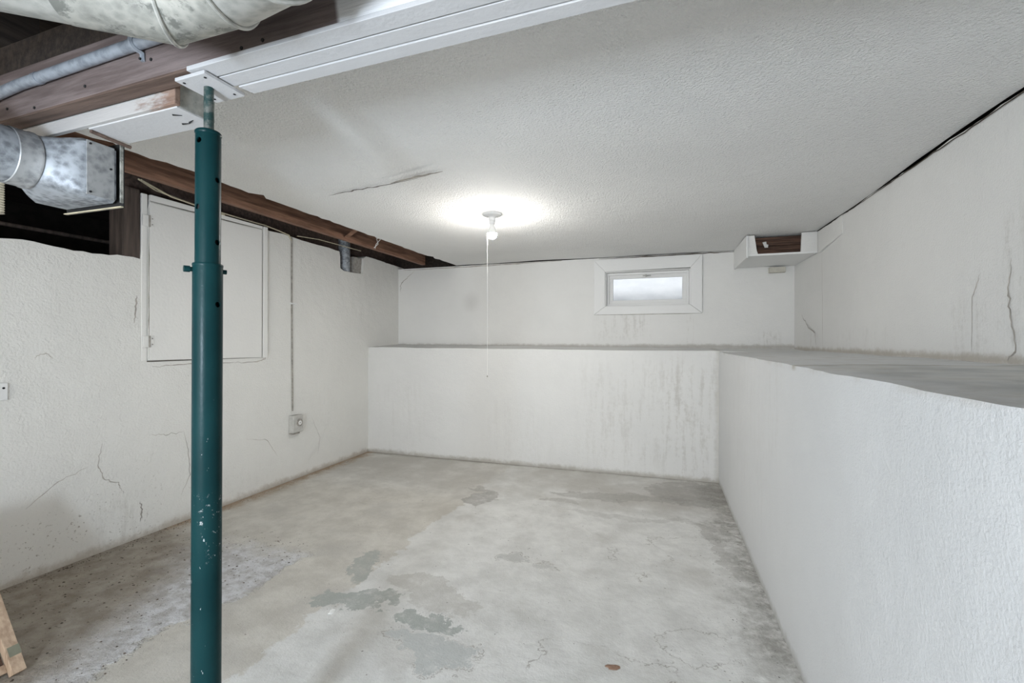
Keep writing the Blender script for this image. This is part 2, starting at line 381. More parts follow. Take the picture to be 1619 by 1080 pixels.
def floor_mat():
    n = NT('worn_painted_concrete', 0.82); s = n.xyz(); X, Y = s['X'], s['Y']
    wob = n.vmath('SUBTRACT', n.noise(3.2, 6, 0.68, out='Color'), (0.5, 0.5, 0.5))
    wob = n.vmath('MULTIPLY', wob, (0.46, 0.46, 0.0)); P = n.vmath('ADD', n.co, wob)
    fine = n.vmath('MULTIPLY', n.vmath('SUBTRACT', n.noise(22, 5, 0.7, out='Color', off=4), (0.5, 0.5, 0.5)), (0.09, 0.09, 0))
    P = n.vmath('ADD', P, fine)
    def blob(c, rx, ry, rot=0.0, e0=1.0, e1=0.93):
        v = n.vmath('SUBTRACT', P, (c[0], c[1], 0)); m = n.t.nodes.new('ShaderNodeVectorRotate'); m.rotation_type = 'Z_AXIS'
        n.link(v, m.inputs['Vector']); m.inputs['Angle'].default_value = -rot
        v = n.vmath('MULTIPLY', m.outputs[0], (1 / rx, 1 / ry, 0)); return n.vmath('LENGTH', v, (0, 0, 0)), (e0, e1)
    def bl(c, rx, ry, rot=0.0, e0=1.0, e1=0.9): d, e = blob(c, rx, ry, rot); return n.ramp(d, e0, e1)
    def ring(c, rx, ry, rot=0.0, w=0.03): d, e = blob(c, rx, ry, rot); return n.ramp(n.math('ABSOLUTE', n.math('SUBTRACT', d, 1.0)), w, 0.0)
    big = n.noise(1.3, 5, 0.6); mid = n.noise(6, 6, 0.65, off=2)
    white = n.mix(n.ramp(mid, 0.3, 0.7), (0.58, 0.575, 0.55), (0.72, 0.715, 0.69))
    tan = n.mix(n.ramp(mid, 0.3, 0.7), (0.49, 0.465, 0.415), (0.62, 0.595, 0.54))
    # boundary of the surviving white floor paint: to the left and back it has worn to tan
    px = n.t.nodes.new('ShaderNodeSeparateXYZ'); n.link(P, px.inputs[0])
    e = n.math('SUBTRACT', px.outputs['X'], n.math('ADD', n.mul(px.outputs['Y'], 0.02), -1.47))
    c = n.mix(n.math('MAXIMUM', n.ramp(e, -0.01, 0.015), n.mul(n.ramp(Y, 3.0, 3.5), 0.5)), tan, white)
    c = n.mix(n.mul(n.ramp(px.outputs['Y'], 3.25, 3.45), n.ramp(big, 0.3, 0.6), 0.8), c, (0.44, 0.42, 0.38))
    c = n.mix(n.mul(n.ramp(n.noise(2.4, 5, 0.65, off=7), 0.5, 0.68), 0.45), c, (0.47, 0.455, 0.42))
    # brown streak and peeled patches
    brown = (0.40, 0.38, 0.34); gg = (0.34, 0.36, 0.335); lg = (0.47, 0.485, 0.47); dk = (0.30, 0.285, 0.26)
    for (ctr, rx, ry, rot, col, a) in [
        ((-1.02, 1.93), 0.30, 0.10, -0.35, brown, 0.45), ((-1.50, 2.08), 0.07, 0.17, 0.3, gg, 0.75), ((-1.36, 1.80), 0.20, 0.07, 0.2, gg, 0.85),
        ((-0.95, 1.74), 0.19, 0.06, -0.1, gg, 0.9), ((-0.86, 1.575), 0.19, 0.085, -0.1, lg, 0.9), ((-1.31, 3.22), 0.14, 0.17, 0, dk, 0.65),
        ((-1.42, 3.42), 0.10, 0.05, 0, dk, 0.5), ((-0.75, 3.40), 0.14, 0.06, 0, dk, 0.4), ((-0.76, 2.42), 0.075, 0.06, 0, (0.43, 0.43, 0.41), 0.7), ((-0.576, 2.35), 0.06, 0.045, 0, (0.46, 0.46, 0.44), 0.6),
        ((-0.25, 3.62), 0.55, 0.10, 0.1, dk, 0.5), ((0.25, 3.85), 0.35, 0.30, 0, dk, 0.6), ((-0.16, 3.2), 0.5, 0.05, 0, dk, 0.25), ((0.33, 2.9), 0.06, 0.35, 0.2, dk, 0.4)]:
        c = n.mix(n.mul(bl(ctr, rx, ry, rot), n.ramp(n.noise(19, 6, 0.75, off=11), 0.16, 0.56), a), c, col)
    for (ctr, rx, ry, rot, w) in [((-0.20, 1.62), 0.27, 0.20, 0, 0.035), ((0.16, 1.88), 0.14, 0.11, 0, 0.05), ((-0.1, 2.62), 0.16, 0.20, 0, 0.04), ((-0.76, 2.42), 0.085, 0.07, 0, 0.10), ((-0.576, 2.35), 0.07, 0.055, 0, 0.10), ((-0.86, 1.575), 0.20, 0.09, -0.1, 0.05), ((0.2, 2.85), 0.3, 0.14, 0.2, 0.03)]:
        c = n.mix(n.mul(ring(ctr, rx, ry, rot, w), n.ramp(n.noise(5, 3, off=ctr[0] * 7), 0.38, 0.55), 0.75), c, (0.27, 0.25, 0.22))
    # mouldy strip along the right bench, dirt along the others
    mo = n.ramp(n.math('ADD', X, n.mul(n.math('SUBTRACT', n.noise(4.5, 6, 0.7, off=1), 0.5), 0.55)), 0.22, 0.50)
    c = n.mix(n.mul(mo, n.ramp(n.noise(16, 6, 0.75, off=6), 0.32, 0.62), 0.85), c, (0.24, 0.23, 0.205))
    c = n.mix(n.mul(n.ramp(n.noise(55, 3, 0.6, off=2), 0.66, 0.71), n.ramp(X, 0.0, 0.35)), c, (0.07, 0.065, 0.06))
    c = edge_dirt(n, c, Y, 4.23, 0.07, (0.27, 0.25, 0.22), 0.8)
    c = edge_dirt(n, c, X, -3.02, 0.17, (0.33, 0.235, 0.15), 0.9, 9)
    # bare, rough, dirty slab at the left front with a whitish margin
    el = n.math('ADD', n.math('SUBTRACT', px.outputs['X'], n.mul(n.math('SUBTRACT', px.outputs['Y'], 1.3), 0.10)), 1.93)
    rough = n.mul(n.ramp(el, 0.02, -0.03), n.ramp(px.outputs['Y'], 2.15, 1.95))
    dirty = n.mix(n.ramp(n.noise(9, 6, 0.7, off=5), 0.32, 0.66), (0.26, 0.222, 0.175), (0.40, 0.355, 0.295))
    pale = n.mix(n.ramp(n.noise(14, 6, 0.7, off=3), 0.36, 0.62), (0.48, 0.465, 0.45), (0.70, 0.70, 0.71))
    toleft = n.ramp(n.math('ADD', px.outputs['X'], n.mul(Y, 0.5)), -1.72, -1.36)
    c = n.mix(rough, c, n.mix(toleft, dirty, pale))
    grit = n.mul(n.ramp(n.noise(34, 4, 0.65, (1, 1, 1), off=8), 0.635, 0.68), n.ramp(n.noise(4, 3, off=3), 0.38, 0.55), n.ramp(X, -1.75, -2.05), n.ramp(Y, 2.6, 2.0))
    c = n.mix(n.mul(grit, 0.85), c, (0.085, 0.068, 0.052))
    spk = n.mul(n.ramp(n.noise(48, 2, 0.5, off=1.5), 0.73, 0.76), 0.7)
    c = n.mix(spk, c, (0.16, 0.14, 0.12))
    n.color(c)
    n.bump(n.math('ADD', n.mul(rough, n.noise(18, 6, 0.7)), n.mul(n.noise(9, 6, 0.65), 0.35)), 0.022)
    n.bump(n.noise(140, 3, 0.6), 0.0015)
    return n.m
M['floor'] = floor_mat()

def glassmat():
    n = NT('frosted_window_glass', 0.35); f = n.noise(5, 4, 0.6, (1, 1, 2.0)); z = n.xyz()['Z']
    n.color(n.mix(n.ramp(f, 0.3, 0.7), (0.40, 0.43, 0.47), (0.50, 0.53, 0.57)))
    n.b.inputs['Transmission Weight'].default_value = 0.7; n.val(n.b.inputs['Roughness'], n.math('ADD', n.mul(f, 0.3), 0.35))
    return n.m
M['glass'] = glassmat()

# ------------------------------------------------------------------ the setting
LX, RX, BX = -3.02, 1.21, 4.85           # left wall, upper right wall, upper back wall
CZ = 2.083                               # ceiling

bm = bmesh.new(); add_box(bm, (-5.2, -3.2, -0.15), (1.6, 5.2, 0.0)); fl = struct(mesh_obj('floor', bm, M['floor']), 'worn pale concrete floor with peeling paint and stains', 'floor')

# left wall: one outline with the crawlspace opening, the pocket and a broken top edge
pl = [(-3.2, 0.0), (5.1, 0.0), (5.1, 2.10)]
pl += ragged((4.95, 2.105), (4.172, 2.125), 0.012, 0.04, 1)
pl += [(4.172, 2.10)] + ragged((4.166, 2.08), (4.158, 1.938), 0.010, 0.03, 2) + ragged((4.155, 1.925), (3.80, 1.905), 0.008, 0.04, 3)
pl += [(3.788, 1.93), (3.785, 2.05)]
pl += ragged((3.775, 2.095), (1.955, 2.115), 0.010, 0.05, 4)
pl += [(1.952, 1.72)] + ragged((1.952, 1.705), (1.2, 1.695), 0.014, 0.04, 6) + ragged((1.2, 1.695), (-3.2, 1.70), 0.012, 0.1, 7)
wl = struct(prism('wall_left', pl, 0, LX, LX - 0.24, M['left']), 'rough white painted left basement wall', 'wall')

# upper back wall with the window opening
def wall_with_window():
    x0, x1, z0, z1 = -0.537, 0.298, 1.565, 1.93
    bm = bmesh.new(); top = [(-3.3, 2.062), (-2.25, 2.066), (-1.0, 2.072), (-0.6, 2.075), (1.5, 2.075)]
    add_box(bm, (-3.3, BX, 0.9), (x0, BX + 0.25, 2.078)); add_box(bm, (x1, BX, 0.9), (1.5, BX + 0.25, 2.078))
    add_box(bm, (x0, BX, 0.9), (x1, BX + 0.25, z0)); add_box(bm, (x0, BX, z1), (x1, BX + 0.25, 2.078))
    return mesh_obj('wall_back', bm, M['back'])
wb = struct(wall_with_window(), 'white upper back wall above the concrete ledge', 'wall')
prt = ragged((5.1, 2.077), (-3.2, 2.077), 0.009, 0.045, 9)
wr = struct(prism('wall_right', [(-3.2, 0.9), (5.1, 0.9)] + prt + [(-3.2, 2.07)], 0, RX, RX + 0.25, M['right']), 'white upper right wall above the concrete ledge', 'wall')
pil = struct(rough_hex('trim_1', [(RX + 0.002, 4.13, 1.12), (RX + 0.02, 4.13, 1.12), (RX + 0.02, 4.86, 1.12), (RX - 0.008, 4.86, 1.12), (RX + 0.002, 4.13, 2.06), (RX + 0.02, 4.13, 2.06), (RX + 0.02, 4.86, 2.06), (RX - 0.008, 4.86, 2.06)], M['right'], 0.003, 0.1, 3), 'shallow plastered strip in the back right corner', 'trim')
stub = struct(rough_hex('trim_2', [(RX - 0.006, 3.70, 1.945), (RX + 0.02, 3.70, 1.945), (RX + 0.02, 4.15, 1.90), (RX - 0.022, 4.15, 1.90), (RX - 0.006, 3.70, 2.068), (RX + 0.02, 3.70, 2.068), (RX + 0.02, 4.15, 2.062), (RX - 0.022, 4.15, 2.062)], M['right'], 0.008, 0.06, 5), 'plaster patch under the ceiling near the corner box', 'trim')

# the concrete bench (foundation ledge)
lb = struct(rough_hex('wall_back_ledge', [(-3.06, 4.245, -0.02), (1.3, 4.20, -0.02), (1.3, 4.92, -0.02), (-3.06, 4.92, -0.02), (-3.06, 4.245, 1.138), (1.3, 4.20, 1.112), (1.3, 4.92, 1.128), (-3.06, 4.92, 1.172)], M['ledge'], 0.006, 0.07, 1), 'white painted concrete ledge along the back wall', 'ledge')
lr = struct(rough_hex('wall_right_ledge', [(0.484, -3.2, -0.02), (1.28, -3.2, -0.02), (1.28, 4.23, -0.02), (0.484, 4.23, -0.02), (0.484, -3.2, 1.106), (1.28, -3.2, 1.118), (1.28, 4.23, 1.124), (0.484, 4.23, 1.110)], M['rledge'], 0.006, 0.07, 2), 'white painted concrete ledge along the right wall', 'ledge')

# ceiling plaster: uneven sheet with a broken left edge
def make_ceiling():
    nx, ny = 62, 66; bm = bmesh.new(); g = []
    for j in range(ny + 1):
        t = j / ny; y = 0.90 + t * (4.845 - 0.90); row = []
        xl = -2.345 + 0.095 * t + noise.noise((y * 3.1, 4, 0)) * 0.022 + noise.noise((y * 15, 7, 0)) * 0.022 + (0.035 if rnd.random() < 0.05 else 0)
        for i in range(nx + 1):
            x = xl + (RX - 0.004 - xl) * i / nx
            z = CZ + noise.noise((x * 1.1, y * 1.1, 3)) * 0.014 + noise.noise((x * 4, y * 4, 9)) * 0.003 - 0.02 * max(0, 1 - abs(x + 1.6) / 0.8) * max(0, 1 - abs(y - 3.3) / 1.6)
            if x > 0.9: z += 0.0
            row.append((x, y, z))
        g.append(row)
    lo = [[bm.verts.new(p) for p in r] for r in g]; hi = [[bm.verts.new((p[0], p[1], p[2] + 0.022)) for p in r] for r in g]
    for j in range(ny):
        for i in range(nx):
            bm.faces.new((lo[j][i], lo[j][i + 1], lo[j + 1][i + 1], lo[j + 1][i])); bm.faces.new((hi[j][i], hi[j + 1][i], hi[j + 1][i + 1], hi[j][i + 1]))
        bm.faces.new((lo[j][0], lo[j + 1][0], hi[j + 1][0], hi[j][0])); bm.faces.new((lo[j][nx], hi[j][nx], hi[j + 1][nx], lo[j + 1][nx]))
    for i in range(nx):
        bm.faces.new((lo[0][i], hi[0][i], hi[0][i + 1], lo[0][i + 1])); bm.faces.new((lo[ny][i], lo[ny][i + 1], hi[ny][i + 1], hi[ny][i]))
    return mesh_obj('ceiling', bm, M['ceil'], smooth=True)
ce = struct(make_ceiling(), 'white stippled plaster ceiling with a broken left edge', 'ceiling')

# floor boards of the storey above, added light-blocking boards and the crawlspace shell
up = struct(box('ceiling_boards', (-5.2, -3.2, 2.36), (1.6, 5.2, 2.40), M['jdark'], bevel=0), 'dark floor boards of the storey above', 'ceiling')
for i, (x, y0, y1) in enumerate([(-2.2, 1.12, 4.84), (-1.75, 1.12, 4.84), (-1.3, 1.12, 4.84), (-0.85, 1.12, 4.84), (-0.4, 1.12, 4.84), (0.05, 1.12, 4.84), (0.5, 1.12, 4.84), (0.95, 1.12, 4.84)]):
    box('joist', (x, y0, 2.125), (x + 0.045, y1, 2.36), M['jdarkx'], up, 0)
for x in (-4.0, -3.3, -2.4, -1.95, -1.5, -1.05, -0.6, -0.15, 0.3, 0.75, 1.15):
    box('joist', (x, -3.2, 2.125), (x + 0.045, 0.93, 2.36), M['jdark'], up, 0)
struct(box('trim_3', (RX + 0.12, -3.2, 2.0), (RX + 0.40, 5.2, 2.42), M['jdark'], bevel=0), 'added dark board blocking light above the right wall', 'trim')  # unseen board added to stop outside light leaking over the wall top
struct(box('trim_4', (-5.2, BX + 0.12, 2.0), (1.6, BX + 0.40, 2.42), M['jdark'], bevel=0), 'added dark board blocking light above the back wall', 'trim')  # added light blocker behind the back wall
bm = bmesh.new(); add_box(bm, (-5.2, -3.2, 0), (-5.1, 5.2, 2.4)); add_box(bm, (-5.2, 5.0, 0), (-3.26, 5.1, 2.4)); add_box(bm, (-5.2, -3.2, 0), (-3.26, -3.1, 2.4)); add_box(bm, (-5.2, -3.2, 1.0), (-3.26, 5.1, 1.05))
struct(mesh_obj('wall_crawlspace', bm, M['void']), 'black unlit crawlspace beyond the left wall', 'wall')
struct(box('trim_5', (LX - 0.20, 1.95, 2.13), (LX - 0.10, 5.0, 2.36), M['jdarkx'], bevel=0), 'dark sill timber above the left wall', 'trim')

# window
win = bpy.data.objects.new('window_1', None); COL.objects.link(win); win.location = (-0.12, BX, 1.48); struct(win, 'small white framed basement window with frosted pane', 'window')
def casing():
    X0, X1, Z0, Z1 = -0.652, 0.404, 1.481, 2.052; x0, x1, z0, z1 = -0.537, 0.298, 1.565, 1.93
    O = [(X0, Z0), (X1, Z0), (X1, Z1 + 0.008), (X0, Z1)]; I = [(x0, z0), (x1, z0), (x1, z1 + 0.006), (x0, z1)]
    g = 0.0012
    for k in range(4):
        a, b = O[k], O[(k + 1) % 4]; c, d = I[(k + 1) % 4], I[k]
        dx, dz = (b[0] - a[0]), (b[1] - a[1]); L = math.hypot(dx, dz); ux, uz = dx / L * g, dz / L * g
        prism('casing_board', [(a[0] + ux, a[1] + uz), (b[0] - ux, b[1] - uz), (c[0] - ux, c[1] - uz), (d[0] + ux, d[1] + uz)], 1, BX - 0.022, BX + 0.005, M['paint'], win, 0.002)
    # reveal lining
    for nm, lo, hi in (('jamb', (x0 - .012, BX, z0), (x0 + .010, BX + .2, z1)), ('jamb', (x1 - .010, BX, z0), (x1 + .012, BX + .2, z1)), ('window_head', (x0, BX, z1 - .008), (x1, BX + .2, z1 + .012)), ('sill', (x0, BX, z0 - .012), (x1, BX + .2, z0 + .008))):
        box(nm, lo, hi, M['paint'], win, 0.0015)
    # stop bead and hopper sash
    def rect(nm, a0, a1, c0, c1, w, y0, y1):
        s = bmesh.new()
        for lo, hi in (((a0, y0, c0), (a1, y1, c0 + w)), ((a0, y0, c1 - w), (a1, y1, c1)), ((a0, y0, c0 + w), (a0 + w, y1, c1 - w)), ((a1 - w, y0, c0 + w), (a1, y1, c1 - w))): add_box(s, lo, hi)
        return mesh_obj(nm, s, M['paint'], win, bevel=0.002)
    rect('stop_bead', x0 + .012, x1 - .012, z0 + .010, z1 - .012, 0.022, BX + .055, BX + .075)
    sash = rect('sash', x0 + .028, x1 - .028, z0 + .024, z1 - .024, 0.044, BX + .085, BX + .115)
    box('pane', (x0 + .06, BX + .097, z0 + .06), (x1 - .06, BX + .102, z1 - .06), M['glass'], sash, 0)
    lt = bmesh.new(); add_box(lt, (-0.16, BX + .066, z1 - .050), (-0.08, BX + .086, z1 - .040)); add_box(lt, (-0.135, BX + .05, z1 - .058), (-0.12, BX + .086, z1 - .035))
    mesh_obj('latch', lt, M['grey'], sash)
casing()

bm = bmesh.new()
for lo, hi in (((-0.8, BX + .75, 1.2), (0.56, BX + .85, 1.735)), ((-0.9, BX + .25, 1.2), (-0.8, BX + .85, 2.30)), ((0.56, BX + .25, 1.2), (0.66, BX + .85, 2.30)), ((-0.9, BX + .25, 1.15), (0.66, BX + .85, 1.25))): add_box(bm, lo, hi)
struct(mesh_obj('wall_window_blocker', bm, simple('pale_light_blocker', (0.42, 0.43, 0.44), 0.9, var=0.2, scale=6)), 'added pale concrete surround dimming the small window from outside', 'wall')  # unseen surround added to tone down the bright window

# ------------------------------------------------------------------ gaps and cracks in the plaster, painted casing shadow lines (children of their surfaces)
crack('crack', [(-1.86, 2.233, CZ - .006), (-1.66, 2.20, CZ - .006), (-1.48, 2.185, CZ - .006), (-1.22, 2.147, CZ - .004)], 0.012, M['crack'], ce, (0, 0, -1), 1, 0.012)
crack('crack', [(-1.40, 2.17, CZ - .004), (-1.22, 2.13, CZ - .004), (-1.05, 2.10, CZ - .004)], 0.03, M['softcrack_shade'], ce, (0, 0, -1), 2, 0.011)
crack('gap_and_shade_line', [(-2.95, BX, 2.062), (-2.0, BX, 2.064), (-1.0, BX, 2.072)], 0.014, M['softcrack_shade'], wb, (0, -1, 0), 3, 0.002, 12, 0.004)
crack('gap_and_shade_line', [(-0.60, BX, 2.070), (0.0, BX, 2.068), (0.45, BX, 2.070), (0.76, BX, 2.068)], 0.014, M['crack'], wb, (0, -1, 0), 4, 0.002, 10, 0.004)
crack('crack', [(-2.80, BX, 2.045), (-2.90, BX, 1.97), (-2.985, BX, 1.90), (-2.99, BX, 1.80)], 0.010, M['softcrack_shade'], wb, (0, -1, 0), 5)
crack('crack', [(RX - 0.011, 4.62, 1.44), (RX - 0.011, 4.42, 1.32), (RX - 0.011, 4.25, 1.27), (RX - 0.011, 4.22, 1.14)], 0.012, M['softcrack_shade'], pil, (-1, 0, 0), 6)
crack('gap_and_shade_line', [(RX, -1.0, 2.068), (RX, 1.6, 2.066), (RX, 2.6, 2.070), (RX, 3.7, 2.072)], 0.009, M['crack'], wr, (-1, 0, 0), 7, 0.004, 22, 0.006)
crack('crack', [(RX, 2.115, 1.50), (RX, 2.13, 1.38), (RX, 2.12, 1.29), (RX, 2.09, 1.17), (RX, 2.14, 1.13)], 0.010, M['softcrack_shade'], wr, (-1, 0, 0), 8)
crack('crack', [(RX, 4.10, 1.14), (RX, 4.11, 1.5), (RX, 4.12, 1.89)], 0.006, M['softcrack_shade'], wr, (-1, 0, 0), 21)
crack('crack', [(RX, 2.28, 1.47), (RX, 2.33, 1.38), (RX, 2.335, 1.16)], 0.006, M['softcrack_shade'], wr, (-1, 0, 0), 9)
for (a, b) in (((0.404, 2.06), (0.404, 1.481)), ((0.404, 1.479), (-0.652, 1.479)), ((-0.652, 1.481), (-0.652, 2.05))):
    crack('gap_and_shade_line', [(a[0], BX, a[1]), (b[0], BX, b[1])], 0.007, M['softcrack_shade'], wb, (0, -1, 0), a[0], 0.0012, 14, 0.002)  # dark ribbons drawn as the casing's shadow line along its edges
for k, (pts, w) in enumerate([([(1.75, 0.62), (1.73, 0.5), (1.76, 0.41), (1.83, 0.37), (1.86, 0.30)], .006), ([(2.0, 0.62), (2.1, 0.60), (2.22, 0.60)], .005), ([(2.22, 0.60), (2.25, 0.45), (2.26, 0.30), (2.2, 0.18)], .006), ([(1.95, 0.22), (1.96, 0.16), (1.95, 0.10)], .010),
                              ([(1.42, 0.36), (1.55, 0.46), (1.68, 0.50)], .005), ([(1.93, 1.48), (1.925, 1.40), (1.915, 1.31)], .012), ([(1.45, 1.12), (1.5, 1.14), (1.53, 1.11)], .006), ([(2.02, 1.045), (2.3, 1.047), (2.6, 1.045)], .010), ([(2.6, 1.04), (2.80, 1.04), (2.875, 1.06), (2.89, 1.16), (2.893, 1.5)], .010), ([(3.4, 0.5), (3.5, 0.3), (3.47, 0.15)], .004), ([(2.7, 0.45), (2.9, 0.40), (3.0, 0.25)], .004)]):
    crack('crack', [(LX, a, b) for a, b in pts], w, M['softcrack_shade'], wl, (1, 0, 0), 10 + k)

# ------------------------------------------------------------------ exposed joist with its bridging
j = tag(prism('floor_joist', [(-2.664, 0.80), (-2.619, 0.80), (-2.572, 4.70), (-2.617, 4.70)], 2, 2.083, 2.33, M['joist'], bevel=0.003), 'reddish brown wooden joist exposed along the left side of the ceiling', 'joist')
br = tag(prism('bridging_block', [(-2.585, 2.10), (-2.565, 2.10), (-2.30, 2.24), (-2.30, 2.27)], 1, 3.285, 3.325, M['joist'], bevel=0.002), 'short wooden bridging strut nailed against the reddish joist', 'strut')
tw = tag(tube('twine', [(-2.585, 3.72, 2.09), (-2.55, 3.74, 2.13), (-2.54, 3.70, 2.17), (-2.50, 3.74, 2.20), (-2.50, 3.70, 2.16), (-2.55, 3.705, 2.12), (-2.58, 3.735, 2.088)], 0.003, M['string'], seg=6), 'loop of pale twine tied on the reddish joist', 'twine')

st = tag(box('wall_stud', (LX - 0.12, 1.855, 1.69), (LX - 0.004, 1.952, 2.13), M['stud'], bevel=0.003), 'dark brown wooden stud beside the crawlspace opening', 'stud')
tag(tube('crawlspace_pipe', [(-3.55, 0.6, 1.86), (-3.5, 1.4, 1.86), (-3.5, 2.6, 1.865)], 0.012, M['stud']), 'thin dark pipe inside the black crawlspace opening', 'pipe')

# ------------------------------------------------------------------ main beam
ang = math.radians(-1.7); bc = Vector((-0.948, 0.761, 0))
R = Matrix.Translation(bc) @ Matrix.Rotation(ang, 4, 'Z') @ Matrix.Translation(-bc)
beam = thing('support_beam', 'built-up wooden beam crossing overhead, brown at left and white painted at right', 'beam', (-0.9, 0.82, 1.82))
box('ply', (-1.805, 0.761, 1.827), (1.19, 0.799, 1.960), M['beam'], beam, 0.003, R)
box('ply', (-3.0, 0.761, 1.829), (-1.812, 0.799, 1.960), M['beam'], beam, 0.003, R)
box('ply', (-1.0, 0.803, 1.829), (1.19, 0.838, 1.960), M['jdarkx'], beam, 0.003, R)
box('ply', (-0.98, 0.841, 1.829), (1.19, 0.879, 1.960), M['jdarkx'], beam, 0.003, R)
box('upper_timber', (-3.0, 0.835, 1.962), (1.19, 0.879, 2.122), M['jdark'], beam, 0.003, R)
box('underside_board', (-3.0, 0.760, 1.821), (-1.030, 0.801, 1.827), M['beambot'], beam, 0.001, R)
for x0, x3, a, b, z in ((-1.027, -1.027, 0.758, 0.799, 1.8185), (-0.991, -0.988, 0.8035, 0.842, 1.8185), (-0.972, -0.962, 0.8455, 0.880, 1.8165)):
    bmx = bmesh.new(); q = [(x0, a, z), (1.19, a, z), (1.19, b, z), (x3, b, z)]
    add_hex(bmx, [R @ Vector(p) for p in q] + [R @ Vector((p[0], p[1], p[2] + 0.010)) for p in q]); mesh_obj('trim_strip', bmx, M['trimp'], beam, bevel=0.001)
for x in (-1.75, -1.62, -1.40, -1.15, -0.86, -0.80):
    bmx = bmesh.new(); c0 = R @ Vector((x, 0.761, 1.855 + 0.02 * math.sin(x * 9))); add_tube(bmx, [c0 + Vector((0, 0.002, 0)), c0 - Vector((0, 0.002, 0))], 0.004, 8); mesh_obj('nail_head', bmx, M['hole'], beam)

# boxed-in sheet metal pan behind the beam
pan = thing('panned_box', 'boxed duct chase with white bottom and galvanised end hung behind the beam', 'duct box', (-1.3, 0.87, 1.785))
box('front_board', (-2.07, 0.807, 1.788), (-1.138, 0.821, 1.958), M['ledger'], pan, 0.002, R)
box('bottom_sheet', (-1.497, 0.818, 1.7846), (-1.147, 0.916, 1.789), M['trimp'], pan, 0.001, R)
box('end_sheet', (-1.150, 0.823, 1.789), (-1.145, 0.916, 1.94), M['galvb'], pan, 0.0005, R)
box('back_sheet', (-1.50, 0.912, 1.789), (-1.151, 0.916, 1.94), M['galvb'], pan, 0.0005, R)
tube('rolled_lip', [R @ Vector((-1.495, 0.822, 1.781)), R @ Vector((-1.499, 0.87, 1.779)), R @ Vector((-1.501, 0.923, 1.777))], 0.0055, M['beambot'], pan, 8)
for (x, y, r) in ((-1.185, 0.845, 0.5), (-1.185, 0.881, -0.3), (-1.21, 0.885, 0.2)):
    c0 = R @ Vector((x, y, 1.7842)); d = Vector((math.cos(r), math.sin(r), 0)) * 0.011
    tube('tear', [c0 - d, c0 + d], [0.0028, 0.0008], M['hole'], pan, 6)

# ------------------------------------------------------------------ jack post
PX, PY = -1.027, 0.815
post = thing('jack_post', 'dark green adjustable steel jack post with pin holes under the beam', 'post', (PX - 0.010, PY, 0))
def pipe_with_holes(name, z0, z1, r, wall, holes, x_of):
    bm = bmesh.new(); seg = 96; prof = [(r, z0), (r, z1), (r - wall, z1), (r - wall, z0)]; rings = []
    for rr, z in prof:
        cx = x_of(z); rings.append([bm.verts.new((cx + rr * math.cos(2 * math.pi * k / seg), PY + rr * math.sin(2 * math.pi * k / seg), z)) for k in range(seg)])
    for i in range(4):
        a, b = rings[i], rings[(i + 1) % 4]
        for k in range(seg): bm.faces.new((a[k], a[(k + 1) % seg], b[(k + 1) % seg], b[k]))
    o = mesh_obj(name, bm, M['green'])
    cut = bmesh.new()
    for z, a in holes:
        d = Vector((math.cos(a), math.sin(a), 0)); c0 = Vector((x_of(z), PY, z)); add_tube(cut, [c0 + d * 0.005, c0 + d * (r + 0.02)], 0.0068, 20)
    co = mesh_obj('cutter', cut, None); md = o.modifiers.new('holes', 'BOOLEAN'); md.object = co; md.operation = 'DIFFERENCE'; md.solver = 'EXACT'
    dg = bpy.context.evaluated_depsgraph_get(); me = bpy.data.meshes.new_from_object(o.evaluated_get(dg))
    o.modifiers.clear(); o.data = me; bpy.data.objects.remove(co)
    for p in me.polygons: p.use_smooth = True
    me.set_sharp_from_angle(angle=math.radians(35))
    o.parent = post; o.location = -Vector(post.location)
    return o
lean = lambda z: PX - 0.011 + 0.010 * z / 1.8
front = math.atan2(-PY, -PX)                           # bearing of the room's open side as seen from the post
hr = lambda f: front + math.asin(f)
ZT, ZC = 1.697, 1.385                                  # top of the inner tube, top of the outer tube
pipe_with_holes('inner_tube', 1.30, ZT, 0.0265, 0.0032, [(1.585, hr(0.72)), (1.517, hr(-0.80)), (1.4365, hr(0.72)), (1.673, hr(-0.72))], lean)
pipe_with_holes('outer_tube', 0.006, ZC, 0.0312, 0.0032, [(1.288, hr(0.66))], lean)
lathe('tube_liner', [(0.0205, 0.02), (0.0205, 1.67)], (PX - 0.006, PY, 0), M['hole'], post, 24)
lathe('outer_rim', [(0.0314, 0), (0.0318, 0.002), (0.0318, 0.005), (0.0312, 0.0062)], (lean(1.385), PY, ZC - 0.006), M['green'], post, 48)
lathe('cap', [(0.0265, 0), (0.0278, 0.003), (0.0278, 0.006), (0.0255, 0.009), (0.010, 0.009)], (lean(1.69), PY, ZT - 0.004), M['green'], post, 48)
pr = [(0.0098, 0.0)]; z = 0.0
while z < 0.078: pr += [(0.0109, z + .0013), (0.0098, z + .0026)]; z += 0.0026
pr += [(0.0104, 0.082), (0.0104, 0.1115)]
lathe('threaded_rod', pr, (PX, PY, ZT), M['rod'], post, 24)
platebm = bmesh.new(); add_box(platebm, (-1.076, 0.765, 1.8075), (-0.980, 0.869, 1.8155), R); mesh_obj('top_plate', platebm, M['trimp'], post, bevel=0.0012)
for x, y in ((-1.0625, 0.778), (-0.995, 0.853), (-1.0625, 0.853), (-0.994, 0.778)):
    c0 = R @ Vector((x, y, 1.8078)); tube('bolt_hole', [c0, c0 - Vector((0, 0, 0.0012))], 0.0032, M['hole'], post, 10)
base = bmesh.new(); add_box(base, (PX - 0.08, PY - 0.07, 0.0), (PX + 0.06, PY + 0.07, 0.006)); mesh_obj('base_plate', base, M['green'], post, bevel=0.001)
pd = Vector((math.cos(hr(-0.98)), math.sin(hr(-0.98)), 0)); cz = Vector((lean(1.37), PY, 1.370))
